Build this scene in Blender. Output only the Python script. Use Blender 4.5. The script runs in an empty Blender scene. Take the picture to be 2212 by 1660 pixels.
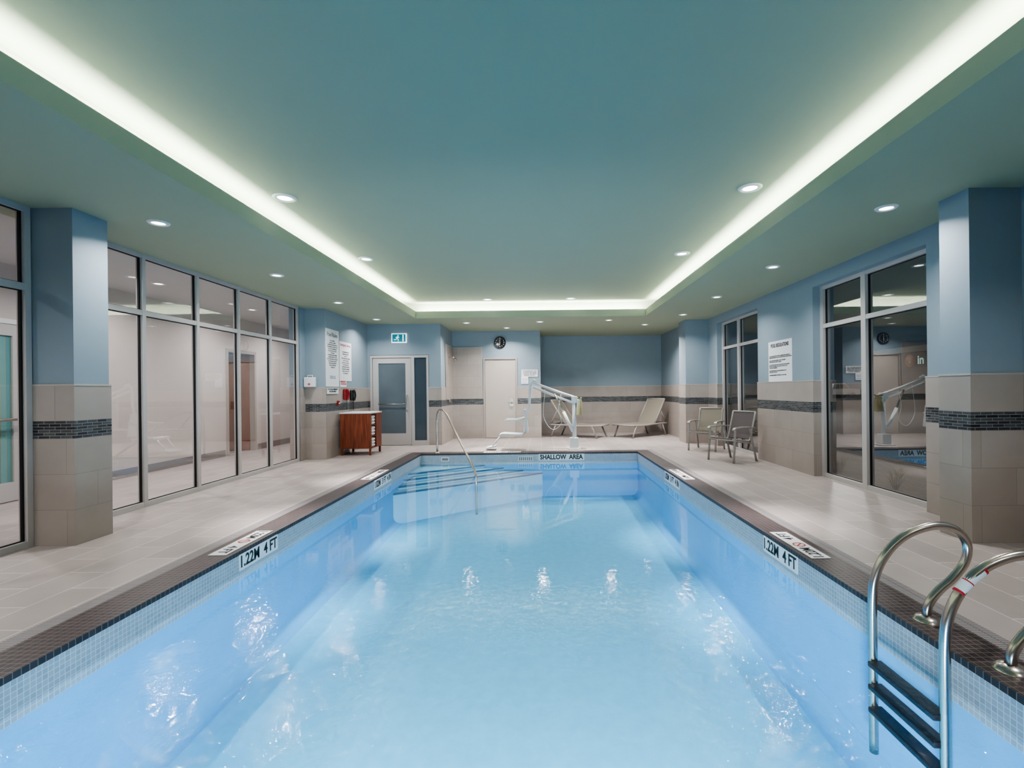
import bpy, math, random
from mathutils import Vector, Matrix, Euler
random.seed(4)
C = bpy.context.scene.collection
sc = bpy.context.scene
sc.view_settings.view_transform = 'AgX'
sc.view_settings.look = 'AgX - Medium High Contrast'
sc.view_settings.exposure = 0.3

def s2l(c):
    r = []
    for v in c:
        v = v/255.0
        r.append(v/12.92 if v <= 0.04045 else ((v+0.055)/1.055)**2.4)
    return (r[0], r[1], r[2], 1.0)

# ------------------------------------------------------------ materials
def base_mat(name):
    m = bpy.data.materials.new(name); m.use_nodes = True
    nt = m.node_tree
    return m, nt, nt.nodes['Principled BSDF']

def pm(name, rgb, rough=0.5, metal=0.0, var=0.06, scale=6.0, bump=0.0, bscale=60, emit=0, spec=None):
    m, nt, p = base_mat(name)
    col = s2l(rgb)
    n = nt.nodes.new('ShaderNodeTexNoise'); n.inputs['Scale'].default_value = scale
    n.inputs['Detail'].default_value = 4
    g = nt.nodes.new('ShaderNodeNewGeometry')
    nt.links.new(g.outputs['Position'], n.inputs['Vector'])
    mx = nt.nodes.new('ShaderNodeMix'); mx.data_type = 'RGBA'
    mx.inputs[6].default_value = tuple(c*(1-var) for c in col[:3])+(1,)
    mx.inputs[7].default_value = tuple(min(1, c*(1+var)) for c in col[:3])+(1,)
    nt.links.new(n.outputs['Fac'], mx.inputs[0])
    nt.links.new(mx.outputs[2], p.inputs['Base Color'])
    p.inputs['Roughness'].default_value = rough
    p.inputs['Metallic'].default_value = metal
    if spec is not None: p.inputs['Specular IOR Level'].default_value = spec
    if emit:
        p.inputs['Emission Color'].default_value = col
        p.inputs['Emission Strength'].default_value = emit
    if bump:
        n2 = nt.nodes.new('ShaderNodeTexNoise'); n2.inputs['Scale'].default_value = bscale
        nt.links.new(g.outputs['Position'], n2.inputs['Vector'])
        b = nt.nodes.new('ShaderNodeBump'); b.inputs['Strength'].default_value = bump
        b.inputs['Distance'].default_value = 0.01
        nt.links.new(n2.outputs['Fac'], b.inputs['Height'])
        nt.links.new(b.outputs['Normal'], p.inputs['Normal'])
    return m

def brick_mat(name, c1, c2, cm, bw, rh, mort, mode='wall', off=(0, 0), rough=0.4, offset=0.5, bump=0.3, noise=0.12, nscale=3.0, spec=0.5):
    m, nt, p = base_mat(name)
    g = nt.nodes.new('ShaderNodeNewGeometry')
    s = nt.nodes.new('ShaderNodeSeparateXYZ'); nt.links.new(g.outputs['Position'], s.inputs[0])
    cb = nt.nodes.new('ShaderNodeCombineXYZ')
    def addc(sock, v):
        a = nt.nodes.new('ShaderNodeMath'); a.operation = 'ADD'; a.inputs[1].default_value = v
        nt.links.new(sock, a.inputs[0]); return a.outputs[0]
    if mode == 'wall':
        a = nt.nodes.new('ShaderNodeMath'); a.operation = 'ADD'
        nt.links.new(s.outputs[0], a.inputs[0]); nt.links.new(s.outputs[1], a.inputs[1])
        nt.links.new(addc(a.outputs[0], off[0]+50), cb.inputs[0]); nt.links.new(addc(s.outputs[2], off[1]), cb.inputs[1])
    else:
        nt.links.new(addc(s.outputs[1], off[0]+50), cb.inputs[0]); nt.links.new(addc(s.outputs[0], off[1]+60), cb.inputs[1])
    b = nt.nodes.new('ShaderNodeTexBrick')
    b.offset = offset
    b.inputs['Scale'].default_value = 1
    b.inputs['Brick Width'].default_value = bw
    b.inputs['Row Height'].default_value = rh
    b.inputs['Mortar Size'].default_value = mort
    b.inputs['Mortar Smooth'].default_value = 0.1
    b.inputs['Color1'].default_value = s2l(c1)
    b.inputs['Color2'].default_value = s2l(c2)
    b.inputs['Mortar'].default_value = s2l(cm)
    nt.links.new(cb.outputs[0], b.inputs['Vector'])
    n = nt.nodes.new('ShaderNodeTexNoise'); n.inputs['Scale'].default_value = nscale; n.inputs['Detail'].default_value = 6
    nt.links.new(g.outputs['Position'], n.inputs['Vector'])
    mr = nt.nodes.new('ShaderNodeMapRange')
    mr.inputs['To Min'].default_value = 1-noise; mr.inputs['To Max'].default_value = 1+noise
    nt.links.new(n.outputs['Fac'], mr.inputs['Value'])
    mul = nt.nodes.new('ShaderNodeVectorMath'); mul.operation = 'SCALE'
    nt.links.new(b.outputs['Color'], mul.inputs[0]); nt.links.new(mr.outputs[0], mul.inputs['Scale'])
    nt.links.new(mul.outputs[0], p.inputs['Base Color'])
    p.inputs['Roughness'].default_value = rough
    p.inputs['Specular IOR Level'].default_value = spec
    if bump:
        bp = nt.nodes.new('ShaderNodeBump'); bp.invert = True
        bp.inputs['Strength'].default_value = bump; bp.inputs['Distance'].default_value = 0.003
        nt.links.new(b.outputs['Fac'], bp.inputs['Height'])
        nt.links.new(bp.outputs['Normal'], p.inputs['Normal'])
    return m

def schlick(nt, f0, gain=1.0):
    lw = nt.nodes.new('ShaderNodeLayerWeight'); lw.inputs['Blend'].default_value = 0.5
    pw = nt.nodes.new('ShaderNodeMath'); pw.operation = 'POWER'; pw.inputs[1].default_value = 5
    nt.links.new(lw.outputs['Facing'], pw.inputs[0])
    ma = nt.nodes.new('ShaderNodeMath'); ma.operation = 'MULTIPLY_ADD'
    ma.inputs[1].default_value = (1-f0)*gain; ma.inputs[2].default_value = f0; ma.use_clamp = True
    nt.links.new(pw.outputs[0], ma.inputs[0])
    return ma.outputs[0], lw

def glass_mat(name, f0=0.08, tint=(1, 1, 1)):
    m = bpy.data.materials.new(name); m.use_nodes = True
    nt = m.node_tree; nt.nodes.clear()
    out = nt.nodes.new('ShaderNodeOutputMaterial')
    mix = nt.nodes.new('ShaderNodeMixShader')
    t = nt.nodes.new('ShaderNodeBsdfTransparent'); t.inputs[0].default_value = tint+(1,)
    gl = nt.nodes.new('ShaderNodeBsdfGlossy'); gl.inputs['Roughness'].default_value = 0.0
    f, _ = schlick(nt, f0)
    nt.links.new(f, mix.inputs[0]); nt.links.new(t.outputs[0], mix.inputs[1]); nt.links.new(gl.outputs[0], mix.inputs[2])
    nt.links.new(mix.outputs[0], out.inputs[0])
    return m

def water_mat():
    m = bpy.data.materials.new('pool_water'); m.use_nodes = True
    nt = m.node_tree; nt.nodes.clear()
    out = nt.nodes.new('ShaderNodeOutputMaterial')
    mix = nt.nodes.new('ShaderNodeMixShader')
    t = nt.nodes.new('ShaderNodeBsdfTransparent'); t.inputs[0].default_value = (0.84, 0.96, 1.0, 1)
    gl = nt.nodes.new('ShaderNodeBsdfGlossy'); gl.inputs['Roughness'].default_value = 0.015
    f, lw = schlick(nt, 0.085, 0.85)
    g = nt.nodes.new('ShaderNodeNewGeometry')
    n1 = nt.nodes.new('ShaderNodeTexNoise'); n1.inputs['Scale'].default_value = 15; n1.inputs['Detail'].default_value = 4
    n1.inputs['Roughness'].default_value = 0.5
    n1.inputs['Distortion'].default_value = 1.0
    nt.links.new(g.outputs['Position'], n1.inputs['Vector'])
    # ripples stronger away from the shallow end, where the return jets are
    s = nt.nodes.new('ShaderNodeSeparateXYZ'); nt.links.new(g.outputs['Position'], s.inputs[0])
    mr = nt.nodes.new('ShaderNodeMapRange')
    mr.inputs['From Min'].default_value = 4.6; mr.inputs['From Max'].default_value = 1.8
    mr.inputs['To Min'].default_value = 0.010; mr.inputs['To Max'].default_value = 0.30
    nt.links.new(s.outputs[1], mr.inputs['Value'])
    b = nt.nodes.new('ShaderNodeBump'); b.inputs['Distance'].default_value = 0.022
    nt.links.new(mr.outputs[0], b.inputs['Strength'])
    nt.links.new(n1.outputs['Fac'], b.inputs['Height'])
    nt.links.new(b.outputs['Normal'], gl.inputs['Normal'])
    nt.links.new(b.outputs['Normal'], lw.inputs['Normal'])
    nt.links.new(f, mix.inputs[0]); nt.links.new(t.outputs[0], mix.inputs[1]); nt.links.new(gl.outputs[0], mix.inputs[2])
    nt.links.new(mix.outputs[0], out.inputs[0])
    return m

M = {}
M['blue'] = pm('wall_paint_blue', (135, 152, 164), 0.6, var=0.03, bump=0.05, bscale=200)
M['ceil_low'] = pm('ceiling_paint_green', (158, 166, 143), 0.7, var=0.02, scale=1)
M['ceil_up'] = pm('ceiling_paint_teal', (154, 162, 143), 0.7, var=0.02, scale=1)
M['tile_low'] = brick_mat('wall_tile', (158, 149, 143), (167, 158, 153), (138, 130, 125), 0.6, 0.32, 0.0024, noise=0.14)
M['tile_high'] = brick_mat('wall_tile_upper', (160, 151, 145), (167, 158, 153), (138, 130, 125), 0.6, 0.32, 0.0024, off=(0.1, -1.12), noise=0.14)
M['mosaic'] = brick_mat('mosaic_band', (32, 34, 38), (84, 88, 92), (136, 137, 138), 0.10, 0.0267, 0.0025, rough=0.3, noise=0.3, nscale=25)
M['cap'] = pm('trim_metal', (185, 180, 175), 0.4, 0.2)
M['floor'] = brick_mat('deck_tile', (154, 145, 142), (167, 158, 155), (206, 200, 198), 0.6, 0.3, 0.0034, mode='floor', rough=0.4, noise=0.18, bump=0.1, nscale=2.2)
M['coping'] = brick_mat('coping_mosaic', (42, 31, 34), (60, 47, 48), (114, 103, 101), 0.04, 0.04, 0.0022, mode='floor', rough=0.4, offset=0.0)
M['poolmos'] = brick_mat('pool_mosaic', (146, 156, 171), (162, 171, 184), (196, 203, 211), 0.03, 0.03, 0.002, rough=0.3, offset=0.0, noise=0.06)
M['grate'] = brick_mat('overflow_grating', (138, 133, 134), (144, 139, 140), (80, 77, 80), 0.018, 0.4, 0.003, mode='floor', rough=0.5, offset=0.0)
M['plaster'] = pm('pool_plaster_ripple_light', (118, 203, 250), 0.7, var=0.15, scale=11)  # mottling imitates rippling light, painted into the floor colour
M['plasterwall'] = pm('pool_plaster_wall', (100, 180, 234), 0.7, var=0.05)
M['step'] = pm('step_plaster', (154, 210, 240), 0.7, var=0.03)
M['nosing'] = pm('step_nosing', (52, 104, 140), 0.5)
M['water'] = water_mat()
M['glass'] = glass_mat('clear_glass', 0.17, (0.92, 0.92, 0.93))
M['glass_ext'] = glass_mat('exterior_glass', 0.28, (0.76, 0.79, 0.8))
M['alu'] = pm('aluminium_frame', (188, 185, 185), 0.4, 0.1, var=0.02)
M['gasket'] = pm('black_gasket', (18, 18, 20), 0.6)
M['steel'] = pm('brushed_steel', (186, 178, 170), 0.25, 1.0, var=0.03)
M['white'] = pm('white_plastic', (222, 224, 226), 0.4, var=0.02)
M['liftwhite'] = pm('lift_powdercoat', (214, 215, 217), 0.4, var=0.02)
M['sign'] = pm('sign_board', (234, 236, 240), 0.4, var=0.01)
M['black'] = pm('black', (9, 9, 11), 0.4)
M['blackplastic'] = pm('black_plastic', (22, 22, 24), 0.3)
M['red'] = pm('red_plastic', (140, 14, 24), 0.35)
M['redink'] = pm('red_ink', (190, 30, 40), 0.5)
M['blueink'] = pm('blue_ink', (70, 120, 180), 0.5)
M['green'] = pm('exit_green', (15, 120, 138), 0.4, emit=0.5)
M['exitwhite'] = pm('exit_white', (235, 245, 245), 0.4, emit=0.9)
M['doorpaint'] = pm('door_paint', (178, 169, 162), 0.5, var=0.02)
M['doorframe'] = pm('door_frame_paint', (162, 154, 148), 0.5, var=0.02)
M['darkglass'] = pm('dark_glass', (68, 82, 92), 0.06, var=0.2, scale=1.5)
M['frosted'] = pm('door_glass', (96, 108, 116), 0.1, var=0.25, scale=1.2)
M['corrwall'] = pm('corridor_paint', (196, 188, 184), 0.7, var=0.02)
M['corrceil'] = pm('corridor_ceiling', (196, 193, 193), 0.7, var=0.02)
M['base'] = pm('baseboard_grey', (134, 128, 126), 0.5)
M['brown'] = pm('brown_door_wood', (112, 56, 36), 0.4, var=0.25, scale=4)
M['teal'] = brick_mat('teal_stripe_curtain', (60, 125, 135), (120, 170, 172), (150, 145, 95), 0.06, 5.0, 0.004, rough=0.7, offset=0)
M['lens'] = pm('lamp_lens', (255, 252, 246), 0.4, emit=6)
M['trimring'] = pm('downlight_trim', (225, 228, 226), 0.4, var=0.01)
M['sling'] = pm('sling_taupe', (126, 121, 109), 0.7, var=0.1, scale=200)
M['slingdark'] = pm('sling_dark_taupe', (92, 84, 85), 0.7, var=0.1, scale=200)
M['chairframe'] = pm('chair_frame', (148, 143, 139), 0.4, 0.0)
M['towel'] = pm('white_towel', (216, 214, 214), 0.9, bump=0.5, bscale=300)
M['cover'] = pm('yellowed_cover', (160, 150, 112), 0.6, var=0.2, scale=30)
M['tread'] = pm('ladder_tread', (14, 20, 36), 0.4)
M['asphalt'] = pm('asphalt', (50, 51, 50), 0.8, var=0.3, scale=8)
M['gravel'] = pm('gravel', (104, 94, 84), 0.9, var=0.6, scale=40, bump=0.8, bscale=50)
M['grass'] = pm('dry_grass', (112, 104, 70), 0.8, var=0.3, scale=30)
M['facade'] = pm('dark_facade', (48, 48, 50), 0.8)
M['orange'] = pm('lit_orange', (140, 90, 45), 0.5, emit=0.12)
M['signlit'] = pm('lit_letters', (190, 235, 220), 0.5, emit=0.4)
M['carwhite'] = pm('car_paint', (205, 208, 212), 0.3)
M['rubber'] = pm('rubber', (25, 25, 26), 0.8)
def wood():
    m, nt, p = base_mat('cherry_wood')
    g = nt.nodes.new('ShaderNodeNewGeometry')
    mp = nt.nodes.new('ShaderNodeMapping'); mp.inputs['Scale'].default_value = (18, 18, 1.5)
    nt.links.new(g.outputs['Position'], mp.inputs['Vector'])
    n = nt.nodes.new('ShaderNodeTexNoise'); n.inputs['Scale'].default_value = 2; n.inputs['Detail'].default_value = 8
    nt.links.new(mp.outputs[0], n.inputs['Vector'])
    cr = nt.nodes.new('ShaderNodeValToRGB')
    cr.color_ramp.elements[0].position = 0.3; cr.color_ramp.elements[0].color = s2l((90, 40, 25))
    cr.color_ramp.elements[1].position = 0.7; cr.color_ramp.elements[1].color = s2l((142, 74, 47))
    nt.links.new(n.outputs['Fac'], cr.inputs[0]); nt.links.new(cr.outputs[0], p.inputs['Base Color'])
    p.inputs['Roughness'].default_value = 0.35
    return m
M['wood'] = wood()

# ------------------------------------------------------------ mesh builder
class MB:
    def __init__(s):
        s.v = []; s.f = []; s.m = []; s.sm = []; s.mats = []
    def mi(s, m):
        if m not in s.mats: s.mats.append(m)
        return s.mats.index(m)
    def add(s, vs, fs, m, smooth=False):
        o = len(s.v); s.v += [tuple(v) for v in vs]
        k = s.mi(m)
        for f in fs:
            s.f.append(tuple(i+o for i in f)); s.m.append(k); s.sm.append(smooth)
    def box(s, x0, x1, y0, y1, z0, z1, m, mat=None):
        vs = [Vector((x, y, z)) for z in (z0, z1) for y in (y0, y1) for x in (x0, x1)]
        if mat is not None: vs = [mat @ v for v in vs]
        s.add(vs, [(0, 2, 3, 1), (4, 5, 7, 6), (0, 1, 5, 4), (2, 6, 7, 3), (0, 4, 6, 2), (1, 3, 7, 5)], m)
        return s
    def obox(s, c, size, rot, m):
        a, b, d = size[0]/2, size[1]/2, size[2]/2
        mt = Matrix.Translation(c) @ Euler(rot).to_matrix().to_4x4()
        return s.box(-a, a, -b, b, -d, d, m, mt)
    def quad(s, a, b, c, d, m):
        s.add([a, b, c, d], [(0, 1, 2, 3)], m); return s
    def prism(s, poly, z0, z1, m, axis='z'):
        n = len(poly)
        def P(a, b, h):
            return (a, b, h) if axis == 'z' else ((a, h, b) if axis == 'y' else (h, a, b))
        vs = [P(a, b, z0) for a, b in poly]+[P(a, b, z1) for a, b in poly]
        fs = [tuple(range(n-1, -1, -1)), tuple(range(n, 2*n))]
        fs += [(i, (i+1) % n, n+(i+1) % n, n+i) for i in range(n)]
        s.add(vs, fs, m); return s
    def tube(s, pts, r, m, seg=12, smooth=0, flat=1.0):
        pts = [Vector(p) for p in pts]
        if smooth and len(pts) > 2:
            q = []
            P = [pts[0]*2-pts[1]]+pts+[pts[-1]*2-pts[-2]]
            for i in range(1, len(P)-2):
                for k in range(smooth):
                    t = k/smooth
                    a, b, c, d = P[i-1], P[i], P[i+1], P[i+2]
                    q.append(0.5*((2*b)+(-a+c)*t+(2*a-5*b+4*c-d)*t*t+(-a+3*b-3*c+d)*t**3))
            q.append(pts[-1]); pts = q
        n = len(pts)
        T = []
        for i in range(n):
            d = (pts[min(i+1, n-1)]-pts[max(i-1, 0)])
            T.append(d.normalized())
        up = Vector((0, 0, 1)) if abs(T[0].z) < 0.9 else Vector((0, 1, 0))
        N = (up-T[0]*up.dot(T[0])).normalized()
        vs = []
        for i in range(n):
            N = (N-T[i]*N.dot(T[i])).normalized()
            B = T[i].cross(N)
            rr = r[i] if isinstance(r, (list, tuple)) else r
            for k in range(seg):
                a = 2*math.pi*k/seg
                vs.append(pts[i]+N*math.cos(a)*rr*flat+B*math.sin(a)*rr)
        fs = []
        for i in range(n-1):
            for k in range(seg):
                k2 = (k+1) % seg
                fs.append((i*seg+k, i*seg+k2, (i+1)*seg+k2, (i+1)*seg+k))
        s.add(vs, fs+[tuple(range(seg-1, -1, -1)), tuple(range((n-1)*seg, n*seg))], m, True)
        return s
    def lathe(s, prof, c, m, seg=32, axis='z', smooth=True):
        c = Vector(c); vs = []
        for (r, h) in prof:
            for k in range(seg):
                a = 2*math.pi*k/seg
                x, y = r*math.cos(a), r*math.sin(a)
                v = (x, y, h) if axis == 'z' else ((x, h, y) if axis == 'y' else (h, x, y))
                vs.append(c+Vector(v))
        fs = []
        for i in range(len(prof)-1):
            for k in range(seg):
                k2 = (k+1) % seg
                fs.append((i*seg+k, i*seg+k2, (i+1)*seg+k2, (i+1)*seg+k))
        s.add(vs, fs, m, smooth); return s
    def sheet(s, prof, w0, w1, t, m, axis='x'):
        n = len(prof); vs = []
        for w in (w0, w1):
            for dz in (0, -t):
                for (a, b) in prof:
                    vs.append((w, a, b+dz) if axis == 'x' else (a, w, b+dz))
        fs = []
        for i in range(n-1):
            fs += [(i, i+1, 2*n+i+1, 2*n+i), (n+i, 3*n+i, 3*n+i+1, n+i+1), (i, n+i, n+i+1, i+1), (2*n+i, 2*n+i+1, 3*n+i+1, 3*n+i)]
        fs += [(0, 2*n, 3*n, n), (n-1, 2*n-1, 4*n-1, 3*n-1)]
        s.add(vs, fs, m, False); return s
    def obj(s, name, parent=None, label=None, bevel=0, link=True):
        me = bpy.data.meshes.new(name)
        me.from_pydata(s.v, [], s.f)
        for mt in s.mats: me.materials.append(mt)
        for i, p in enumerate(me.polygons):
            p.material_index = s.m[i]; p.use_smooth = s.sm[i]
        me.update()
        o = bpy.data.objects.new(name, me)
        C.objects.link(o)
        if parent: o.parent = parent
        if label: o['label'] = label
        if bevel:
            b = o.modifiers.new('bevel', 'BEVEL'); b.width = bevel; b.segments = 2; b.limit_method = 'ANGLE'
        return o

def thing(name, loc, rot=0, label='', cat='', group=None, euler=None):
    e = bpy.data.objects.new(name, None); e.empty_display_size = 0.1
    e.location = loc
    e.rotation_euler = euler if euler else (0, 0, math.radians(rot))
    C.objects.link(e)
    e['label'] = label; e['category'] = cat
    if group: e['group'] = group
    return e
def struct(o):
    o['kind'] = 'structure'; return o
def sempty(name, loc=(0, 0, 0)):
    e = bpy.data.objects.new(name, None); e.location = loc; C.objects.link(e); e['kind'] = 'structure'; return e

def text_mesh(body, size, mat, name, parent, x=0, z=0, y=-0.006, bold=0.0, align='CENTER', sx=1.0, spacing=1.0):
    cu = bpy.data.curves.new(name, 'FONT'); cu.body = body; cu.size = size
    cu.align_x = align; cu.align_y = 'CENTER'; cu.offset = bold; cu.extrude = 0.0006
    cu.resolution_u = 3; cu.space_line = spacing
    o = bpy.data.objects.new(name, cu); C.objects.link(o)
    bpy.context.view_layer.update()
    dg = bpy.context.evaluated_depsgraph_get()
    me = bpy.data.meshes.new_from_object(o.evaluated_get(dg))
    C.objects.unlink(o); bpy.data.objects.remove(o)
    me.transform(Matrix.Translation((x, y, z)) @ Euler((math.radians(90), 0, 0)).to_matrix().to_4x4() @ Matrix.Diagonal((sx, 1, 1, 1)))
    me.materials.clear(); me.materials.append(mat)
    t = bpy.data.objects.new(name, me); C.objects.link(t); t.parent = parent
    return t

# ------------------------------------------------------------ dimensions
CZ = 3.04
PXL, PXR, PY0, PY1 = -2.58, 2.06, 0.6, 10.43
WZ = -0.19
GW = 0.12

# floor --------------------------------------------------------------
fl = MB()
ox0, ox1, oy0, oy1 = PXL-0.27-GW, PXR+0.27+GW, PY0-0.27-GW, PY1+0.27+GW
fl.box(-7.0, ox0, -3, 15.6, -0.12, 0, M['floor'])
fl.box(ox1, 4.5, -3, 15.6, -0.12, 0, M['floor'])
fl.box(ox0, ox1, -3, oy0, -0.12, 0, M['floor'])
fl.box(ox0, ox1, oy1, 15.6, -0.12, 0, M['floor'])
struct(fl.obj('floor'))

# walls ---------------------------------------------------------------
def seg(mb, x0, x1, y0, y1, tall=False, z1=CZ):
    e = 0.012
    mb.box(x0, x1, y0, y1, 1.44, z1, M['blue'])
    X0, X1, Y0, Y1 = x0-e, x1+e, y0-e, y1+e
    mb.box(X0, X1, Y0, Y1, 0, 0.96, M['tile_low'])
    mb.box(X0, X1, Y0, Y1, 0.96, 1.12, M['mosaic'])
    mb.box(X0, X1, Y0, Y1, 1.12, 1.44, M['tile_high'])
    mb.box(X0-0.003, X1+0.003, Y0-0.003, Y1+0.003, 1.437, 1.452, M['cap'])

wl = MB()
seg(wl, -4.63, -4.2, 4.375, 4.73)
wl.box(-4.85, -4.64, 4.62, 4.90, 0, CZ, M['alu'])
seg(wl, -4.95, -4.34, 9.8, 12.2)
wl.box(-4.95, -4.74, 9.58, 9.787, 0, 1.44, M['tile_low'])
wl.box(-4.95, -4.74, 9.58, 9.799, 1.44, CZ, M['blue'])
struct(wl.obj('wall_left'))
wb = MB()
wb.box(-4.28, -2.80, 12.2, 12.5, 2.27, CZ, M['blue'])
seg(wb, -4.34, -4.28, 12.2, 12.5)
seg(wb, -2.80, -2.5, 12.2, 13.8)
wb.box(-2.49, -2.470, 12.75, 13.78, 1.12, 2.57, M['tile_high'])
wb.box(-2.49, -2.466, 12.75, 13.78, 2.57, 2.585, M['cap'])
wb.box(-2.48, -1.66, 13.77, 13.8, 1.12, 2.57, M['tile_high'])
wb.box(-2.48, -1.66, 13.767, 13.8, 2.57, 2.585, M['cap'])
wb.box(-1.665, -1.65, 13.765, 13.8, 1.44, 2.585, M['cap'])
seg(wb, -2.5, -1.62, 13.8, 14.0)
seg(wb, -0.66, 0.0, 13.8, 14.0)
wb.box(-1.62, -0.66, 13.8, 14.0, 2.28, CZ, M['blue'])
seg(wb, -0.2, -0.001, 14.0, 15.3)
seg(wb, -0.2, 4.2, 15.3, 15.5)
struct(wb.obj('wall_back'))
wr = MB()
seg(wr, 3.8, 4.3, 12.5, 15.3)
seg(wr, 3.57, 4.4, 11.95, 12.5)
seg(wr, 4.13, 4.4, 11.35, 11.95)
seg(wr, 4.13, 4.4, 7.36, 9.23)
seg(wr, 4.13, 4.4, 4.47, 5.19)
seg(wr, 3.68, 4.401, 4.16, 4.47)
seg(wr, 4.13, 4.4, -3, 4.16)
wr.box(4.13, 4.4, 9.23, 11.35, 2.86, CZ, M['blue'])
wr.box(4.13, 4.4, 5.19, 7.36, 2.86, CZ, M['blue'])
struct(wr.obj('wall_right'))
wf = MB(); seg(wf, -7, 4.4, -3.2, -3.0); struct(wf.obj('wall_front'))

# corridor beyond the glass
wc = MB()
wc.box(-7.0, -6.8, -3, 10.5, 0, CZ, M['corrwall'])
wc.box(-7.0, -6.8, 11.6, 13.2, 0, CZ, M['corrwall'])
wc.box(-7.0, -6.8, 10.5, 11.6, 2.33, CZ, M['corrwall'])
wc.box(-8.2, -7.0, 11.7, 11.8, 0, CZ, M['corrwall'])
wc.box(-8.2, -8.1, 9.5, 11.7, 0, CZ, M['brown'])
wc.box(-8.1, -7.0, 9.5, 11.7, -0.1, 0.0, M['base'])
wc.box(-8.1, -7.0, 9.5, 11.7, CZ-0.3, CZ, M['corrceil'])
wc.box(-7.0, -4.34, 13.2, 13.4, 0, CZ, M['corrwall'])
struct(wc.obj('wall_corridor'))
bb = MB()
bb.box(-6.8, -6.785, 6.45, 10.45, 0, 0.14, M['base']); bb.box(-6.8, -6.785, 11.65, 13.2, 0, 0.14, M['base'])
bb.box(-6.78, -4.95, 13.185, 13.2, 0, 0.14, M['base'])
struct(bb.obj('baseboard_corridor'))

# ceiling -------------------------------------------------------------
RX0, RX1, RY0, RY1 = -2.87, 2.45, -2.2, 11.24
rec = 0.28; UZ = 3.42
lt = 0.03; LZ = 3.2
cl = MB()
T = CZ+0.03
cl.box(-4.98, RX0-lt, -3, 15.6, CZ, T, M['ceil_low'])
cl.box(RX1+lt, 4.45, -3, 15.6, CZ, T, M['ceil_low'])
cl.box(RX0-lt, RX1+lt, -3, RY0-lt, CZ, T, M['ceil_low'])
cl.box(RX0-lt, RX1+lt, RY1+lt, 15.6, CZ, T, M['ceil_low'])
cl.box(-7.0, -4.98, -3, 13.4, CZ, T, M['corrceil'])
for a in [(RX0-lt, RX0, RY0-lt, RY1+lt), (RX1, RX1+lt, RY0-lt, RY1+lt), (RX0, RX1, RY0-lt, RY0), (RX0, RX1, RY1, RY1+lt)]:
    cl.box(*a, CZ, LZ, M['ceil_low'])
cl.box(RX0-rec-0.05, RX0-rec, RY0-rec, RY1+rec, T, UZ, M['ceil_up'])
cl.box(RX1+rec, RX1+rec+0.05, RY0-rec, RY1+rec, T, UZ, M['ceil_up'])
cl.box(RX0-rec, RX1+rec, RY1+rec, RY1+rec+0.05, T, UZ, M['ceil_up'])
cl.box(RX0-rec, RX1+rec, RY0-rec-0.05, RY0-rec, T, UZ, M['ceil_up'])
cl.box(RX0-rec-0.05, RX1+rec+0.05, RY0-rec-0.05, RY1+rec+0.05, UZ, UZ+0.05, M['ceil_up'])
struct(cl.obj('ceiling'))

# lights --------------------------------------------------------------
def area(name, loc, rot, sx, sy, power, col, shape='RECTANGLE', spread=None):
    l = bpy.data.lights.new(name, 'AREA'); l.shape = shape; l.size = sx
    if shape == 'RECTANGLE': l.size_y = sy
    l.energy = power; l.color = col
    if spread: l.spread = math.radians(spread)
    o = bpy.data.objects.new(name, l); o.location = loc; o.rotation_euler = rot
    C.objects.link(o); return o
cc = (1.0, 1.0, 0.97)
LL = RY1-RY0
ym = (RY0+RY1)/2; xm = (RX0+RX1)/2
hz = 3.195
PWM = 18
r = math.radians
TA = 50
area('cove_lamp_left', (RX0-0.10, ym, hz), (r(180), r(-TA), 0), 0.05, LL, PWM*LL, cc)
area('cove_lamp_right', (RX1+0.10, ym, hz), (r(180), r(TA), 0), 0.05, LL, PWM*LL, cc)
area('cove_lamp_far', (xm, RY1+0.10, hz), (r(180-TA), 0, 0), (RX1-RX0), 0.05, PWM*(RX1-RX0), cc)
area('cove_lamp_near', (xm, RY0-0.10, hz), (r(180+TA), 0, 0), (RX1-RX0), 0.05, PWM*(RX1-RX0), cc)

dl_data = {}
def downlight(x, y, z, power=20, col=(1.0, 0.95, 0.92), group='recessed ceiling downlights', rad=0.085, spread=140):
    e = thing('recessed_downlight', (x, y, z), 0, 'round white recessed downlight glowing in the ceiling', 'ceiling light', group)
    key = rad
    if key not in dl_data:
        a = MB().lathe([(rad*0.68, 0.0), (rad*0.72, -0.012), (rad*1.0, -0.014), (rad*1.12, -0.004), (rad*1.13, 0.0)], (0, 0, 0), M['trimring'], 32)
        b = MB(); b.lathe([(0.0005, -0.006), (rad*0.7, -0.004)], (0, 0, 0), M['lens'], 32, smooth=False)
        A = a.obj('trim_ring', e); B = b.obj('lens', e)
        dl_data[key] = (A.data, B.data)
    else:
        for nm, d in zip(('trim_ring', 'lens'), dl_data[key]):
            o = bpy.data.objects.new(nm, d); o.parent = e; C.objects.link(o)
    area('downlight_lamp', (x, y, z-0.03), (0, 0, 0), rad*1.3, 0, power, col, 'DISK', spread)
for (x, y) in [(-3.74, 4.78), (-3.76, 6.96), (-3.79, 9.14), (-3.8, 11.3), (3.27, 11.1), (3.28, 9.0), (3.27, 6.8), (3.29, 4.6), (-1.82, 12.05), (0.0, 12.0), (1.68, 11.85), (-0.9, 13.1), (2.75, 12.75),
               (-3.74, 2.2), (3.29, 2.2), (-3.74, -0.4), (3.29, -0.4)]:
    downlight(x, y, CZ, power=60 if (x, y) == (2.75, 12.75) else (32 if y > 11.5 else 20))
for (x, y) in [(-2.69, 5.15), (-2.69, 7.55), (2.19, 5.03), (2.19, 7.45), (-1.18, 11.0), (0.70, 11.0)]:
    downlight(x, y, UZ, 7, group='raised ceiling downlights', rad=0.105, spread=30)
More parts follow.
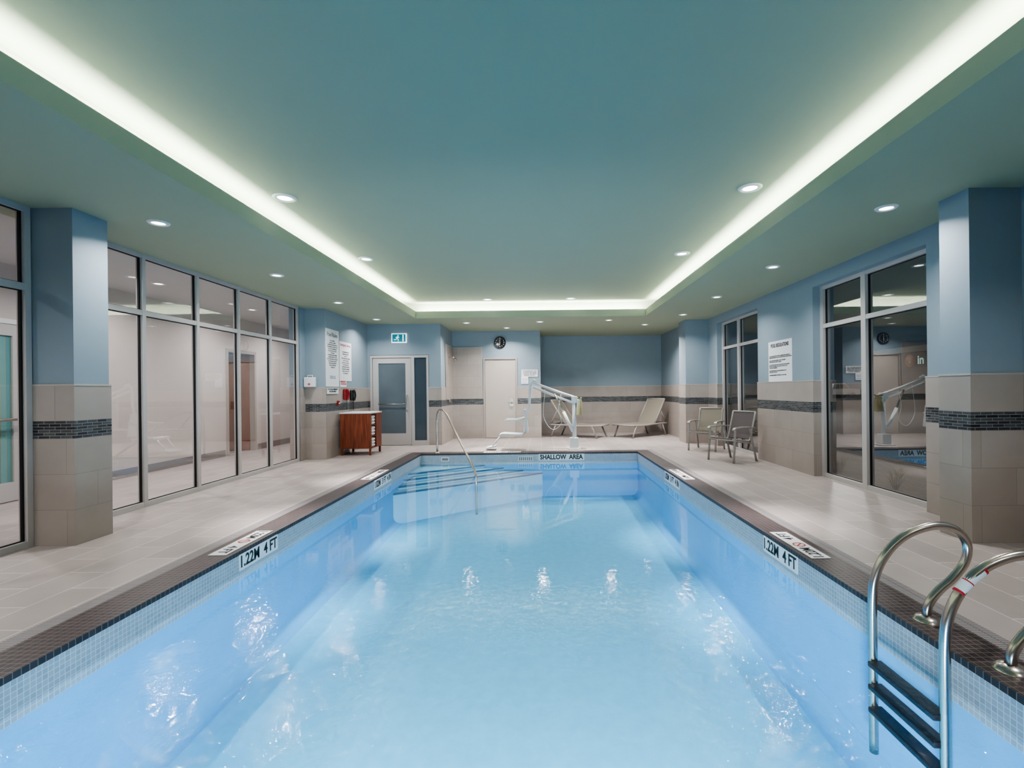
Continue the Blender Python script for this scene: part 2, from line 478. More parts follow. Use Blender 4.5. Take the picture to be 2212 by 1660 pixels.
for (x, y) in [(-5.8, 5.0), (-5.8, 7.4), (-5.8, 9.8), (-5.8, 12.0), (-5.8, 2.0)]:
    downlight(x, y, CZ, 33, (1, 0.95, 0.92), 'corridor downlights', spread=160)
area('pool_fill', (-1.1, PY0+0.05, -0.5), (r(86), 0, 0), 0.4, 0.3, 66, (0.88, 0.98, 1.0), spread=105)  # unseen underwater fill pair, added to brighten the water
area('pool_fill', (0.6, PY0+0.05, -0.5), (r(86), 0, 0), 0.4, 0.3, 66, (0.88, 0.98, 1.0), spread=105)
area('car_park_fill', (16, 26, 7), (0, 0, 0), 1, 1, 800, (1, 0.97, 0.92))  # unseen light added so the parked truck shows at night
area('facade_fill', (30, 60, 8), (0, 0, 0), 1, 1, 1100, (1, 0.96, 0.9))  # added fill with no visible source, for the far outdoor objects
area('path_fill', (6.5, 7, 3.5), (0, 0, 0), 0.3, 0.3, 34, (1, 0.97, 0.92))  # invented fill that makes the ground outside the windows visible

w = bpy.data.worlds.new('night'); sc.world = w; w.use_nodes = True
w.node_tree.nodes['Background'].inputs[0].default_value = (0.010, 0.015, 0.022, 1)
w.node_tree.nodes['Background'].inputs[1].default_value = 1.0

# windows -------------------------------------------------------------
def window_y(name, X, ys, z0, z1, zt, inner, gl, dep=0.10, fw=0.05):
    e = sempty(name, (X, (ys[0]+ys[-1])/2, z0))
    yc = e.location.y
    fr = MB(); gk = MB(); g = MB()
    h = z1-z0
    for y in ys:
        fr.box(-dep/2, dep/2, y-yc-fw/2, y-yc+fw/2, 0, h, M['alu'])
    for i in range(len(ys)-1):
        a, b = ys[i]-yc+fw/2, ys[i+1]-yc-fw/2
        for zz in ((0, 0.06), (zt-z0-0.03, zt-z0+0.03), (h-0.05, h)):
            fr.box(-dep/2+0.003, dep/2-0.003, a, b, zz[0], zz[1], M['alu'])
        for (c, d) in ((0.06, zt-z0-0.03), (zt-z0+0.03, h-0.05)):
            k = 0.009
            gk.box(-0.01, 0.01, a, a+k, c, d, M['gasket']); gk.box(-0.01, 0.01, b-k*2, b, c, d, M['gasket'])
            gk.box(-0.01, 0.01, a+k, b-k*2, c, c+k, M['gasket']); gk.box(-0.01, 0.01, a+k, b-k*2, d-k, d, M['gasket'])
            g.quad((0, a+k, c+k), (0, b-k, c+k), (0, b-k, d-k), (0, a+k, d-k), gl)
    fr.obj('frame', e); gk.obj('gasket', e); g.obj('glass', e)
    return e
window_y('window_1', -4.60, [-2.9, -1.5, 0.0, 1.5, 2.95, 4.335], 0, CZ, 2.32, 1, M['glass'], dep=0.08)
window_y('window_2', -4.79, [4.93, 5.84, 6.76, 7.68, 8.58, 9.53], 0, CZ, 2.33, 1, M['glass'], dep=0.08)
window_y('window_3', 4.29, [5.22, 6.38, 7.33], 0, 2.86, 2.26, -1, M['glass_ext'], fw=0.09)
window_y('window_4', 4.29, [9.26, 10.42, 11.32], 0, 2.86, 2.27, -1, M['glass_ext'], fw=0.09)

# doors -----------------------------------------------------------------
d1 = sempty('door_1', (-4.27, 12.2, 0))
f = MB()
W = 1.46; H = 2.26
f.box(0, 0.05, -0.02, 0.1, 0, H, M['alu']); f.box(W-0.05, W, -0.02, 0.1, 0, H, M['alu'])
f.box(0.05, W-0.05, -0.02, 0.1, H-0.06, H, M['alu'])
f.box(1.03, 1.10, -0.02, 0.1, 0, H-0.06, M['alu']); f.box(1.10, W-0.05, -0.02, 0.1, 0, 0.12, M['alu'])
f.obj('frame', d1)
lf = MB()
lf.box(0.06, 0.20, 0, 0.05, 0.01, H-0.07, M['alu']); lf.box(0.88, 1.02, 0, 0.05, 0.01, H-0.07, M['alu'])
lf.box(0.20, 0.88, 0, 0.05, 0.01, 0.30, M['alu']); lf.box(0.20, 0.88, 0, 0.05, H-0.2, H-0.07, M['alu'])
lf.obj('door_leaf', d1)
gp = MB(); gp.box(0.20, 0.88, 0.02, 0.035, 0.30, H-0.2, M['frosted']); gp.box(1.10, W-0.05, 0.02, 0.035, 0.12, H-0.06, M['darkglass'])
gp.obj('glass', d1)
hn = MB(); hn.tube([(0.92, 0.0, 0.85), (0.92, -0.06, 0.87), (0.92, -0.07, 1.0), (0.92, -0.06, 1.23), (0.92, 0.0, 1.25)], 0.013, M['steel'], 10, 5)
hn.tube([(0.2, -0.03, 1.04), (0.86, -0.03, 1.04)], 0.012, M['steel'], 8)
hn.obj('handle', d1)
d2 = sempty('door_2', (-1.62, 13.8, 0))
f = MB(); f.box(0, 0.045, -0.03, 0.1, 0, 2.28, M['doorframe']); f.box(0.915, 0.96, -0.03, 0.1, 0, 2.28, M['doorframe']); f.box(0.045, 0.915, -0.03, 0.1, 2.235, 2.28, M['doorframe'])
f.obj('frame', d2)
MB().box(0.05, 0.91, 0.0, 0.045, 0.01, 2.23, M['doorpaint']).obj('door_leaf', d2)
h = MB(); h.box(0.74, 0.84, -0.012, 0, 0.90, 1.12, M['steel']); h.lathe([(0.0, -0.06), (0.028, -0.055), (0.03, -0.03), (0.012, -0.01)], (0.80, 0, 1.0), M['steel'], 16, 'y')
h.tube([(0.80, -0.05, 1.0), (0.70, -0.055, 1.0)], 0.01, M['steel'], 8)
h.obj('handle', d2)
d3 = sempty('door_3', (-6.8, 10.5, 0))
f = MB(); f.box(-0.2, 0.02, 0.0, 0.07, 0, 2.33, M['doorframe']); f.box(-0.2, 0.02, 1.03, 1.10, 0, 2.33, M['doorframe']); f.box(-0.2, 0.02, 0.07, 1.03, 2.26, 2.33, M['doorframe'])
f.obj('frame', d3)
mt = Matrix.Translation((-0.1, 1.02, 0)) @ Euler((0, 0, r(200))).to_matrix().to_4x4()
lf = MB(); lf.box(0, 0.86, -0.022, 0.022, 0.01, 2.25, M['brown'], mt); lf.obj('door_leaf', d3)
h = MB(); h.box(0.74, 0.80, 0.022, 0.03, 0.92, 1.10, M['steel'], mt); h.obj('handle', d3)
d4 = sempty('door_4', (-6.8, 5.35, 0))
f = MB(); f.box(0, 0.05, 0, 0.06, 0, 2.33, M['white']); f.box(0, 0.05, 0.98, 1.04, 0, 2.33, M['white']); f.box(0, 0.05, 0.06, 0.98, 2.27, 2.33, M['white'])
f.obj('frame', d4)
lf = MB(); lf.box(0.005, 0.04, 0.06, 0.17, 0.01, 2.27, M['alu']); lf.box(0.005, 0.04, 0.88, 0.98, 0.01, 2.27, M['alu'])
lf.box(0.005, 0.04, 0.17, 0.88, 0.01, 0.25, M['alu']); lf.box(0.005, 0.04, 0.17, 0.88, 2.12, 2.27, M['alu'])
lf.obj('door_leaf', d4)
MB().box(0.008, 0.02, 0.17, 0.88, 0.25, 2.12, M['teal']).obj('curtain_panel', d4, 'teal striped curtain behind the door glass')
MB().tube([(0.10, 0.15, 1.05), (0.10, 0.9, 1.05)], 0.018, M['steel'], 10).obj('handle', d4)

# pool ------------------------------------------------------------------
pool = thing('swimming_pool', (0, 0, 0), 0, 'rectangular indoor swimming pool of still blue water with dark mosaic coping', 'swimming pool')
b = MB()
zf0, zf1 = -1.10, -0.93
mosz = WZ-0.05
for (p, q) in [((PXL, PY0), (PXL, PY1)), ((PXL, PY1), (PXR, PY1)), ((PXR, PY1), (PXR, PY0)), ((PXR, PY0), (PXL, PY0))]:
    zp = zf0 if p[1] < 5 else zf1; zq = zf0 if q[1] < 5 else zf1
    b.quad((p[0], p[1], mosz), (q[0], q[1], mosz), (q[0], q[1], -0.03), (p[0], p[1], -0.03), M['poolmos'])
    b.quad((p[0], p[1], zp), (q[0], q[1], zq), (q[0], q[1], mosz), (p[0], p[1], mosz), M['plasterwall'])
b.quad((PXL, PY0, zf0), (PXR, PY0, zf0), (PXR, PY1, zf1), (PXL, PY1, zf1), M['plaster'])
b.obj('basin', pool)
# rounded plaster fillet where the walls meet the floor
cvb = MB(); R = 0.14; NS = 8
for sgn, X0_ in ((1, PXL), (-1, PXR)):
    row0 = []; row1 = []
    for i in range(NS+1):
        a = math.pi/2*i/NS
        dx_ = R*(1-math.sin(a)); dz_ = R*(1-math.cos(a))
        row0.append((X0_+sgn*dx_+sgn*0.001, PY0+0.01, zf0+dz_+0.001)); row1.append((X0_+sgn*dx_+sgn*0.001, PY1-0.01, zf1+dz_+0.001))
    cvb.add(row0+row1, [(i, i+1, NS+2+i, NS+1+i) for i in range(NS)], M['plasterwall'], True)
cvb.obj('basin_fillet', pool)
def ring(mb, x0, x1, y0, y1, wd, z0, z1, m):
    mb.box(x0-wd, x0, y0-wd, y1+wd, z0, z1, m); mb.box(x1, x1+wd, y0-wd, y1+wd, z0, z1, m)
    mb.box(x0, x1, y0-wd, y0, z0, z1, m); mb.box(x0, x1, y1, y1+wd, z0, z1, m)
cp = MB(); ring(cp, PXL, PXR, PY0, PY1, 0.27, -0.03, 0.006, M['coping']); cp.obj('coping', pool, 'dark brown mosaic coping')
gr = MB(); ring(gr, PXL-0.27, PXR+0.27, PY0-0.27, PY1+0.27, GW, -0.05, 0.001, M['grate']); gr.obj('overflow_grating', pool, 'grey slatted overflow grating')
MB().quad((PXL, PY0, WZ), (PXR, PY0, WZ), (PXR, PY1, WZ), (PXL, PY1, WZ), M['water']).obj('water', pool, 'clear light blue pool water')
st = MB(); sts = [(1.0, -0.43), (0.84, -0.37), (0.68, -0.31), (0.52, -0.25)]
for s_, z in sts:
    A = (PXL, PY1-2.0*s_); B = (PXL+2.6*s_, PY1)
    st.prism([(PXL, PY1), A, B], -1.0, z, M['step'])
    dx, dy = B[0]-A[0], B[1]-A[1]; L = math.hypot(dx, dy); nx, ny = dy/L, -dx/L
    t = 0.045
    st.prism([A, B, (B[0]-nx*t*1.6, B[1]), (A[0], A[1]+t*1.9)], z, z+0.004, M['nosing'])
    st.prism([(A[0], A[1]), (B[0], B[1]), (B[0]+nx*0.004, B[1]), (A[0], A[1]-0.006)], z-0.02, z+0.004, M['nosing'])
st.obj('corner_steps', pool, 'triangular corner steps with dark nosings')
g = MB()
g.box(-0.50, -0.18, PY1-0.012, PY1, -0.17, -0.07, M['white'])
for i in range(7): g.box(-0.48+i*0.042, -0.455+i*0.042, PY1-0.016, PY1-0.012, -0.155, -0.085, M['base'])
g.obj('skimmer_grille', pool)
g = MB(); g.box(-2.15, -1.98, PY1-0.012, PY1, -0.16, -0.07, M['white']); g.box(-2.13, -2.0, PY1-0.015, PY1-0.012, -0.14, -0.09, M['base']); g.obj('skimmer_grille', pool)

# signs -------------------------------------------------------------------
def sign(name, loc, rot, w, h, label, cat='sign', flat=False, mat=None, group=None):
    eu = (r(-90) if flat else 0, 0, r(rot))
    e = thing(name, loc, 0, label, cat, group, euler=eu)
    MB().box(-w/2, w/2, -0.004, 0.0, -h/2, h/2, mat or M['sign']).obj('board', e, bevel=0)
    return e
def nodive(e, x, z, R):
    m = MB(); m.lathe([(R*0.8, -0.0065), (R, -0.0065)], (x, 0, z), M['redink'], 24, 'y')
    mt = Matrix.Translation((x, -0.0066, z)) @ Euler((0, r(45), 0)).to_matrix().to_4x4()
    m.box(-R*0.9, R*0.9, -0.0003, 0.0003, -R*0.1, R*0.1, M['redink'], mt)
    m.obj('no_diving_symbol', e)
def fit(t, wtarget, cx=0):
    xs = [v.co.x for v in t.data.vertices]; a, b_ = min(xs), max(xs)
    k = wtarget/(b_-a)
    for v in t.data.vertices: v.co.x = cx+(v.co.x-(a+b_)/2)*k
GD = 'pool depth markers'
def wallmark(X, Y, rot, w, txt, lab, cz=-0.095, h=0.14, bold=0.003):
    e = sign('depth_marker', (X, Y, cz), rot, w, h, lab, 'depth marker', group=GD)
    t = text_mesh(txt, 0.14, M['black'], 'lettering', e, bold=bold); fit(t, w*0.94)
wallmark(PXL+0.001, 4.43, 90, 0.60, '1.22M  4 FT', 'white tile marker reading 1.22M 4 FT on pool wall')
wallmark(PXR-0.001, 4.22, -90, 0.60, '1.22M  4 FT', 'white tile marker reading 1.22M 4 FT on pool wall')
wallmark(PXL+0.001, 7.9, 90, 0.85, '1.02M  3 FT  4 IN', 'white tile marker reading 1.02M 3 FT 4 IN')
wallmark(PXR-0.001, 7.7, -90, 0.88, '1.02M  3 FT  4 IN', 'white tile marker reading 1.02M 3 FT 4 IN')
wallmark(0.43, PY1-0.001, 0, 0.98, 'SHALLOW  AREA', 'white tile marker reading SHALLOW AREA on pool wall', bold=0.005)
def deckmark(X, Y, rot, w, right_t):
    e = sign('depth_marker', (X, Y, 0.0065), rot, w, 0.155, 'white deck tile marker reading 1.22M 4 FT' if '4 FT' == right_t else 'white deck tile marker reading 1.02M 3 FT 4 IN', 'depth marker', True, group=GD)
    t = text_mesh('1.22M' if right_t == '4 FT' else '1.02M', 0.12, M['black'], 'lettering', e, bold=0.001); fit(t, w*0.31, -w*0.31)
    t = text_mesh(right_t, 0.12, M['black'], 'lettering', e, bold=0.001); fit(t, w*(0.27 if right_t == '4 FT' else 0.34), w*0.3)
    nodive(e, -0.02, 0, 0.05)
deckmark(-2.70, 4.38, -90, 0.70, '4 FT')
deckmark(2.18, 4.15, 90, 0.70, '4 FT')
deckmark(-2.70, 7.9, -90, 0.9, '3 FT 4 IN')
deckmark(2.18, 7.6, 90, 0.9, '3 FT 4 IN')
deckmark(-0.85, PY1+0.14, 180, 0.8, '3 FT 4 IN')

X = -4.339
e = sign('rules_sign', (X, 10.14, 2.065), 90, 0.64, 1.19, 'tall white board titled Pool Rules fixed to the blue wall')
t = text_mesh('Pool Rules', 0.12, M['black'], 'title', e, z=0.48); fit(t, 0.5)
body = "POOL HOURS:\n7:00 AM TO 11:00 PM\nMAXIMUM BATHING LOAD 25\nNO RUNNING OR ROUGH PLAY\nNO FOOD OR BEVERAGES\nNO GLASS ON THE DECK\nNO DIVING\nSHOWER BEFORE ENTERING\nCHILDREN UNDER 12 MUST\nBE ACCOMPANIED BY AN ADULT\nNO LIFEGUARD ON DUTY\nTOWELS ARE PROVIDED\nNO PETS PERMITTED\nTHANK YOU"
text_mesh(body, 0.034, M['black'], 'lettering', e, x=0, z=0.08, spacing=1.25)
text_mesh('EMERGENCY EXIT\nTHROUGH LOBBY', 0.034, M['blueink'], 'lettering', e, x=0, z=-0.40)
e = sign('emergency_sign', (X+0.004, 10.81, 2.03), 90, 0.66, 0.86, 'white board headed Emergency Service beside the rules board')
t = text_mesh('Emergency Service', 0.09, M['redink'], 'title', e, z=0.36); fit(t, 0.56)
text_mesh("FOR EMERGENCY USE\nTELEPHONE BELOW\n- DIAL 9-1-1\n- STATE NAME AND ADDRESS\n- POOL LOCATION\nIN CASE OF ACCIDENT\n- CALL FRONT DESK\n- FIRST AID KIT ON WALL\n- USE SAFETY EQUIPMENT\n- KEEP CALM AND WAIT\nFOR ASSISTANCE", 0.036, M['black'], 'lettering', e, x=0, z=-0.03, spacing=1.3)
e = sign('notice_sign', (-4.322, 10.10, 1.38), 90, 0.56, 0.12, 'small white lettered notice plate below the rules board')
t = text_mesh('IF YOU SEE AN EMERGENCY\nPULL RED HANDLE', 0.045, M['black'], 'lettering', e, z=0.01, bold=0.001); fit(t, 0.5)
e = sign('telephone_sign', (X+0.002, 10.68, 1.535), 90, 0.34, 0.14, 'small white sign with red words Emergency Telephone')
t = text_mesh('EMERGENCY\nTELEPHONE', 0.05, M['redink'], 'lettering', e, z=0.02, bold=0.001); fit(t, 0.30)
X = 4.129
e = sign('regulations_sign', (X, 8.38, 1.79), -90, 0.82, 0.74, 'white sign titled Pool Regulations with black lettering')
t = text_mesh('POOL REGULATIONS', 0.09, M['black'], 'title', e, z=0.29, bold=0.002); fit(t, 0.62)
text_mesh("(A) NO PERSON INFECTED WITH A COMMUNICABLE DISEASE OR\nHAVING OPEN SORES ON HIS OR HER BODY SHALL ENTER THE POOL\n\n(B) NO PERSON SHALL BRING A GLASS CONTAINER\nONTO THE DECK OR INTO THE POOL\n\n(C) NO PERSON SHALL POLLUTE THE WATER IN ANY MANNER.\nSPITTING OR BLOWING THE NOSE IN THE POOL OR ON\nTHE DECK IS PROHIBITED\n\n(D) NO PERSON SHALL ENGAGE IN BOISTEROUS PLAY\nIN OR ABOUT THE POOL\n\n(E) MAXIMUM NUMBER OF BATHERS: 25 AT ANY TIME", 0.0245, M['black'], 'lettering', e, x=-0.37, z=-0.06, align='LEFT', bold=0.0004, spacing=1.05)
e = sign('shower_sign', (-0.31, 13.786, 1.83), 0, 0.46, 0.2, 'white sign asking bathers to shower before entering')
t = text_mesh('EACH BATHER SHALL TAKE\nA SHOWER USING WARM\nWATER AND SOAP BEFORE\nENTERING THE POOL', 0.042, M['black'], 'lettering', e, z=0.0, bold=0.001); fit(t, 0.4)
e = sign('pictogram_sign', (-0.45, 13.786, 1.63), 0, 0.2, 0.2, 'small white pictogram sign on the wall')
m = MB()
for xx in (-0.04, 0.04): m.lathe([(0.022, -0.006), (0.03, -0.006)], (xx, 0, 0.02), M['blueink'], 20, 'y')
m.box(-0.07, 0.07, -0.0062, -0.0055, -0.06, -0.05, M['blueink']); m.obj('pictogram', e)
# exit sign
e = thing('exit_sign', (-3.53, 12.2, 2.69), 0, 'green running man exit sign with white border', 'exit sign')
MB().box(-0.19, 0.19, -0.05, 0, -0.12, 0.12, M['exitwhite']).obj('housing', e, bevel=0.008)
MB().box(-0.165, 0.165, -0.054, -0.05, -0.095, 0.095, M['green']).obj('face', e)
m = MB(); yy = -0.057
def q(a, b_, w=0.016):
    m.tube([(a[0], yy, a[1]), (b_[0], yy, b_[1])], w/2, M['exitwhite'], 8)
m.box(0.09, 0.12, yy, -0.054, -0.08, 0.08, M['exitwhite'])
m.lathe([(0.001, yy), (0.016, yy)], (-0.02, 0, 0.06), M['exitwhite'], 16, 'y')
q((-0.025, 0.04), (-0.04, -0.01), 0.028); q((-0.04, -0.01), (-0.01, -0.04)); q((-0.01, -0.04), (-0.02, -0.08)); q((-0.04, -0.01), (-0.08, -0.04)); q((-0.08, -0.04), (-0.12, -0.04))
q((-0.03, 0.035), (0.01, 0.01)); q((-0.03, 0.035), (-0.075, 0.01))
m.obj('running_man_pictogram', e)
# clock
e = thing('wall_clock', (-1.14, 13.8, 2.71), 0, 'round black wall clock with white numerals', 'clock')
MB().lathe([(0.001, -0.04), (0.145, -0.04), (0.15, -0.05), (0.162, -0.05), (0.168, -0.03), (0.168, 0)], (0, 0, 0), M['blackplastic'], 40, 'y').obj('case', e)
for i in range(1, 13):
    a = math.radians(90-30*i)
    text_mesh(str(i), 0.042, M['white'], 'numeral', e, x=0.115*math.cos(a), z=0.115*math.sin(a), y=-0.043, bold=0.001)
m = MB(); m.obox((-0.004, -0.045, -0.035), (0.012, 0.003, 0.08), (0, r(6), 0), M['white']); m.obox((0.0, -0.046, 0.045), (0.009, 0.003, 0.1), (0, 0, 0), M['white']); m.obj('hands', e)

# phones, first aid -------------------------------------------------------
def phone(Y, z, mat, lab):
    e = thing('wall_phone', (-4.325, Y, z), 90, lab, 'telephone')
    MB().box(-0.10, 0.10, -0.06, 0, -0.12, 0.12, mat).obj('body', e, bevel=0.02)
    m = MB(); m.tube([(-0.045, -0.085, -0.1), (-0.045, -0.10, -0.07), (-0.045, -0.11, 0), (-0.045, -0.10, 0.07), (-0.045, -0.085, 0.1)], 0.02, mat, 12, 6)
    m.lathe([(0.0, -0.11), (0.03, -0.10), (0.033, -0.07), (0.0, -0.06)], (-0.045, 0, 0.095), mat, 16, 'y'); m.lathe([(0.0, -0.11), (0.03, -0.10), (0.033, -0.07), (0.0, -0.06)], (-0.045, 0, -0.095), mat, 16, 'y')
    m.obj('handset', e)
    cpts = [(-0.045+0.012*math.cos(i*1.3), -0.06+0.012*math.sin(i*1.3), -0.12-0.006*i) for i in range(34)]
    cpts += [(-0.02, -0.05, -0.34), (0.03, -0.04, -0.30), (0.05, -0.03, -0.14), (0.05, -0.03, -0.11)]
    MB().tube(cpts, 0.004, M['blackplastic'], 6, 2).obj('cord', e)
    k = MB()
    for i in range(3):
        for j in range(4): k.box(0.01+i*0.025, 0.028+i*0.025, -0.064, -0.06, 0.04-j*0.03, 0.06-j*0.03, M['white'] if mat != M['red'] else M['blackplastic'])
    k.obj('keypad', e)
phone(10.72, 1.30, M['red'], 'red emergency wall telephone mounted on beige tile')
phone(11.10, 1.28, M['blackplastic'], 'black wall telephone mounted on beige tile')
e = thing('first_aid_box', (-4.62, 9.785, 1.46), 0, 'small white first aid box mounted on the wall', 'first aid box')
MB().box(-0.11, 0.11, -0.09, 0, 0, 0.2, M['white']).obj('box', e, bevel=0.012)
MB().tube([(-0.05, -0.045, 0.2), (-0.05, -0.045, 0.235), (0.05, -0.045, 0.235), (0.05, -0.045, 0.2)], 0.008, M['white'], 8).obj('handle', e)
m = MB(); m.box(-0.03, 0.03, -0.092, -0.09, 0.05, 0.065, M['redink']); m.box(-0.0075, 0.0075, -0.0925, -0.09, 0.03, 0.085, M['redink']); m.obj('cross', e)
e = thing('alarm_pull', (-4.326, 10.35, 1.12), 90, 'small red and white alarm station on the tile', 'alarm')
MB().box(-0.04, 0.04, -0.035, 0, -0.05, 0.05, M['red']).obj('box', e, bevel=0.006); MB().box(-0.025, 0.025, -0.045, -0.035, -0.015, 0.01, M['white']).obj('handle', e)
e = thing('shower', (-2.466, 13.1, 0.95), 90, 'chrome shower head and valve fixed on tall beige tile', 'shower')
m = MB(); m.tube([(0, 0, 1.3), (0, -0.1, 1.33), (0, -0.15, 1.28)], 0.011, M['steel'], 10, 4); m.obj('arm', e)
m = MB(); m.tube([(0, -0.145, 1.29), (0, -0.19, 1.22)], [0.015, 0.045], M['steel'], 16); m.obj('shower_head', e)
m = MB(); m.lathe([(0.0, -0.03), (0.05, -0.02), (0.06, 0.0)], (0, 0, 0.15), M['steel'], 24, 'y'); m.tube([(0, -0.03, 0.15), (0.0, -0.05, 0.08)], 0.008, M['steel'], 8); m.obj('valve', e)

# cabinet ------------------------------------------------------------------
cx0, cx1, cy0, cy1 = -4.28, -3.62, 10.34, 11.02
e = thing('towel_cabinet', ((cx0+cx1)/2, (cy0+cy1)/2, 0), 0, 'cherry wood towel cabinet with white top on short legs', 'cabinet')
hw = (cx1-cx0)/2; hd = (cy1-cy0)/2
m = MB(); t = 0.022
m.box(-hw, hw, -hd+0.02, -hd+0.04, 0.14, 0.89, M['wood'])
m.box(-hw, -hw+t, -hd+0.04, hd, 0.14, 0.89, M['wood'])
m.box(-hw+t, hw, hd-t, hd, 0.14, 0.89, M['wood'])
m.box(-hw+t, hw, -hd+0.04, hd-t, 0.14, 0.16, M['wood']); m.box(-hw+t, hw, -hd+0.04, hd-t, 0.868, 0.89, M['wood'])
m.box(-hw+t, hw, 0.0, 0.02, 0.16, 0.868, M['wood'])
m.box(hw-0.01, hw, 0.02, hd-t, 0.16, 0.868, M['wood'])
m.box(0.0, hw-0.01, -hd+0.04, 0.0, 0.39, 0.405, M['wood']); m.box(0.0, hw-0.01, -hd+0.04, 0.0, 0.63, 0.645, M['wood'])
m.obj('body', e)
for a, b_ in ((-hw+0.003, -0.002), (0.002, hw-0.003)):
    MB().box(a, b_, -hd, -hd+0.02, 0.145, 0.885, M['wood']).obj('door', e, bevel=0.002)
MB().box(-hw-0.01, hw+0.01, -hd-0.01, hd+0.01, 0.89, 0.915, M['white']).obj('top', e, 'white laminate top', bevel=0.003)
for a in (-hw+0.03, hw-0.03):
    for b_ in (-hd+0.03, hd-0.03):
        MB().box(a-0.02, a+0.02, b_-0.02, b_+0.02, 0, 0.14, M['wood']).obj('leg', e)
tdata = None
for sh, z0 in enumerate((0.162, 0.407, 0.647)):
    for k in range(3):
        z = z0+k*0.066
        if tdata is None:
            mm = MB(); prof = []
            for i in range(17):
                a = -math.pi/2+math.pi*i/16
                prof.append((0.11+0.03*math.cos(a), 0.032+0.031*math.sin(a)))
            poly = [(-0.14, 0.001)]+prof+[(-0.14, 0.063)]
            mm.prism(poly, -0.135, 0.135, M['towel'], 'y')
            o = mm.obj('towel'); tdata = o.data
        else:
            o = bpy.data.objects.new('towel', tdata); C.objects.link(o)
        o.location = (cx1-0.165, (cy0+cy1)/2-0.15, z); o['label'] = 'white folded towel stacked in the cabinet'; o['category'] = 'towel'; o['group'] = 'folded towels in the cabinet'

# handrail at the steps ------------------------------------------------------
e = thing('step_handrail', (-2.26, 10.55, 0.006), 0, 'polished steel handrail leading down the pool steps', 'handrail')
d = Vector((1.06, -1.65, 0))
def hp(t, z): return (d.x*t, d.y*t, z)
m = MB(); m.tube([hp(0, 0), hp(0, 0.6), hp(0.01, 0.80), hp(0.06, 0.92), hp(0.16, 0.95), hp(0.28, 0.86), hp(0.62, 0.38), hp(0.9, -0.02), hp(0.975, -0.15), hp(1.0, -0.3), hp(1.0, -0.92)], 0.021, M['steel'], 14, 6)
m.obj('rail', e)
MB().lathe([(0.022, 0.03), (0.045, 0.02), (0.055, 0.0)], (0, 0, 0), M['steel'], 24).obj('escutcheon', e)

# ladder ------------------------------------------------------------------------
e = thing('pool_ladder', (2.0, 2.54, 0), 0, 'stainless steel pool ladder with looped grab rails and dark treads', 'pool ladder')
prof = [(1.89, -0.75), (1.89, -0.3), (1.89, 0.12), (1.915, 0.28), (1.99, 0.41), (2.10, 0.50), (2.25, 0.545), (2.37, 0.52), (2.435, 0.44), (2.425, 0.34), (2.36, 0.25), (2.27, 0.17), (2.21, 0.09), (2.20, 0.006)]
for yy_ in (0.25, -0.25):
    MB().tube([(a-2.0, yy_, z) for a, z in prof], 0.0235, M['steel'], 18, 7).obj('grab_rail', e)
    MB().lathe([(0.024, 0.035), (0.05, 0.028), (0.066, 0.01), (0.068, 0.006)], (0.20, yy_, 0), M['steel'], 32).obj('escutcheon', e)
for z in (-0.23, -0.36, -0.49):
    MB().box(-0.155, -0.075, -0.235, 0.235, z-0.016, z+0.016, M['tread']).obj('tread', e, bevel=0.008)
m = MB(); m.tube([(-0.045, -0.25, 0.372), (0.015, -0.25, 0.435), (0.075, -0.25, 0.482)], 0.0245, M['sign'], 18, 6)
m.obj('label_sticker', e, 'white and red warning sticker')
m = MB()
for (a, b_) in (((-0.045, 0.372), (-0.037, 0.381)), ((0.066, 0.475), (0.075, 0.482)), ((0.0, 0.42), (0.004, 0.4245))):
    m.tube([(a[0], -0.25, a[1]), (b_[0], -0.25, b_[1])], 0.0249, M['redink'], 18)
m.obj('sticker_print', e, 'red print bands')

# pool lift ------------------------------------------------------------------
e = thing('pool_lift', (0.76, 11.1, 0), 0, 'white pool access lift with seat on a parallel arm', 'pool lift')
lw_ = M['liftwhite']
m = MB(); m.box(-0.16, 0.13, -0.16, 0.16, 0, 0.03, lw_); m.box(-0.11, 0.09, -0.1, 0.1, 0.03, 0.26, lw_); m.obj('base', e, bevel=0.01)
m = MB(); m.tube([(0, 0, 0.26), (0, 0, 1.10)], 0.045, lw_, 20); m.box(-0.06, 0.07, -0.06, 0.06, 1.05, 1.2, lw_); m.obj('mast', e, bevel=0.005)
for off in (0.0, 0.13):
    MB().tube([(0.03-off*0.2, 0, 1.17-off), (-0.35, 0, 1.30-off*0.95), (-0.93, 0, 1.52-off*0.8)], 0.026, lw_, 14).obj('arm', e)
m = MB(); m.tube([(-0.04, -0.07, 0.40), (-0.25, -0.07, 0.85)], 0.035, lw_, 14); m.tube([(-0.25, -0.07, 0.85), (-0.45, -0.03, 1.26)], 0.02, M['steel'], 12); m.obj('actuator', e)
m = MB(); m.tube([(-0.92, 0, 1.55), (-1.0, 0, 1.45), (-1.02, 0, 1.05), (-1.10, 0, 0.75), (-1.14, 0, 0.36)], 0.028, lw_, 14, 4); m.tube([(-0.86, 0, 1.53), (-0.94, 0, 1.57)], 0.04, lw_, 12); m.obj('hanger', e)
MB().sheet([(-1.70, 0.36), (-1.62, 0.385), (-1.4, 0.37), (-1.18, 0.36)], -0.23, 0.23, 0.035, lw_, 'y').obj('seat', e)
MB().obox((-1.10, -0.0, 0.66), (0.04, 0.42, 0.52), (0, r(-7), 0), lw_).obj('backrest', e, bevel=0.015)
for s_ in (-0.25, 0.25):
    MB().tube([(-1.12, s_, 0.72), (-1.3, s_, 0.68), (-1.56, s_, 0.68)], 0.02, lw_, 12).obj('armrest', e)
m = MB()
for s_ in (-0.15, 0.15): m.tube([(-1.66, s_, 0.35), (-1.78, s_, 0.2), (-1.86, s_, 0.09)], 0.016, lw_, 10)
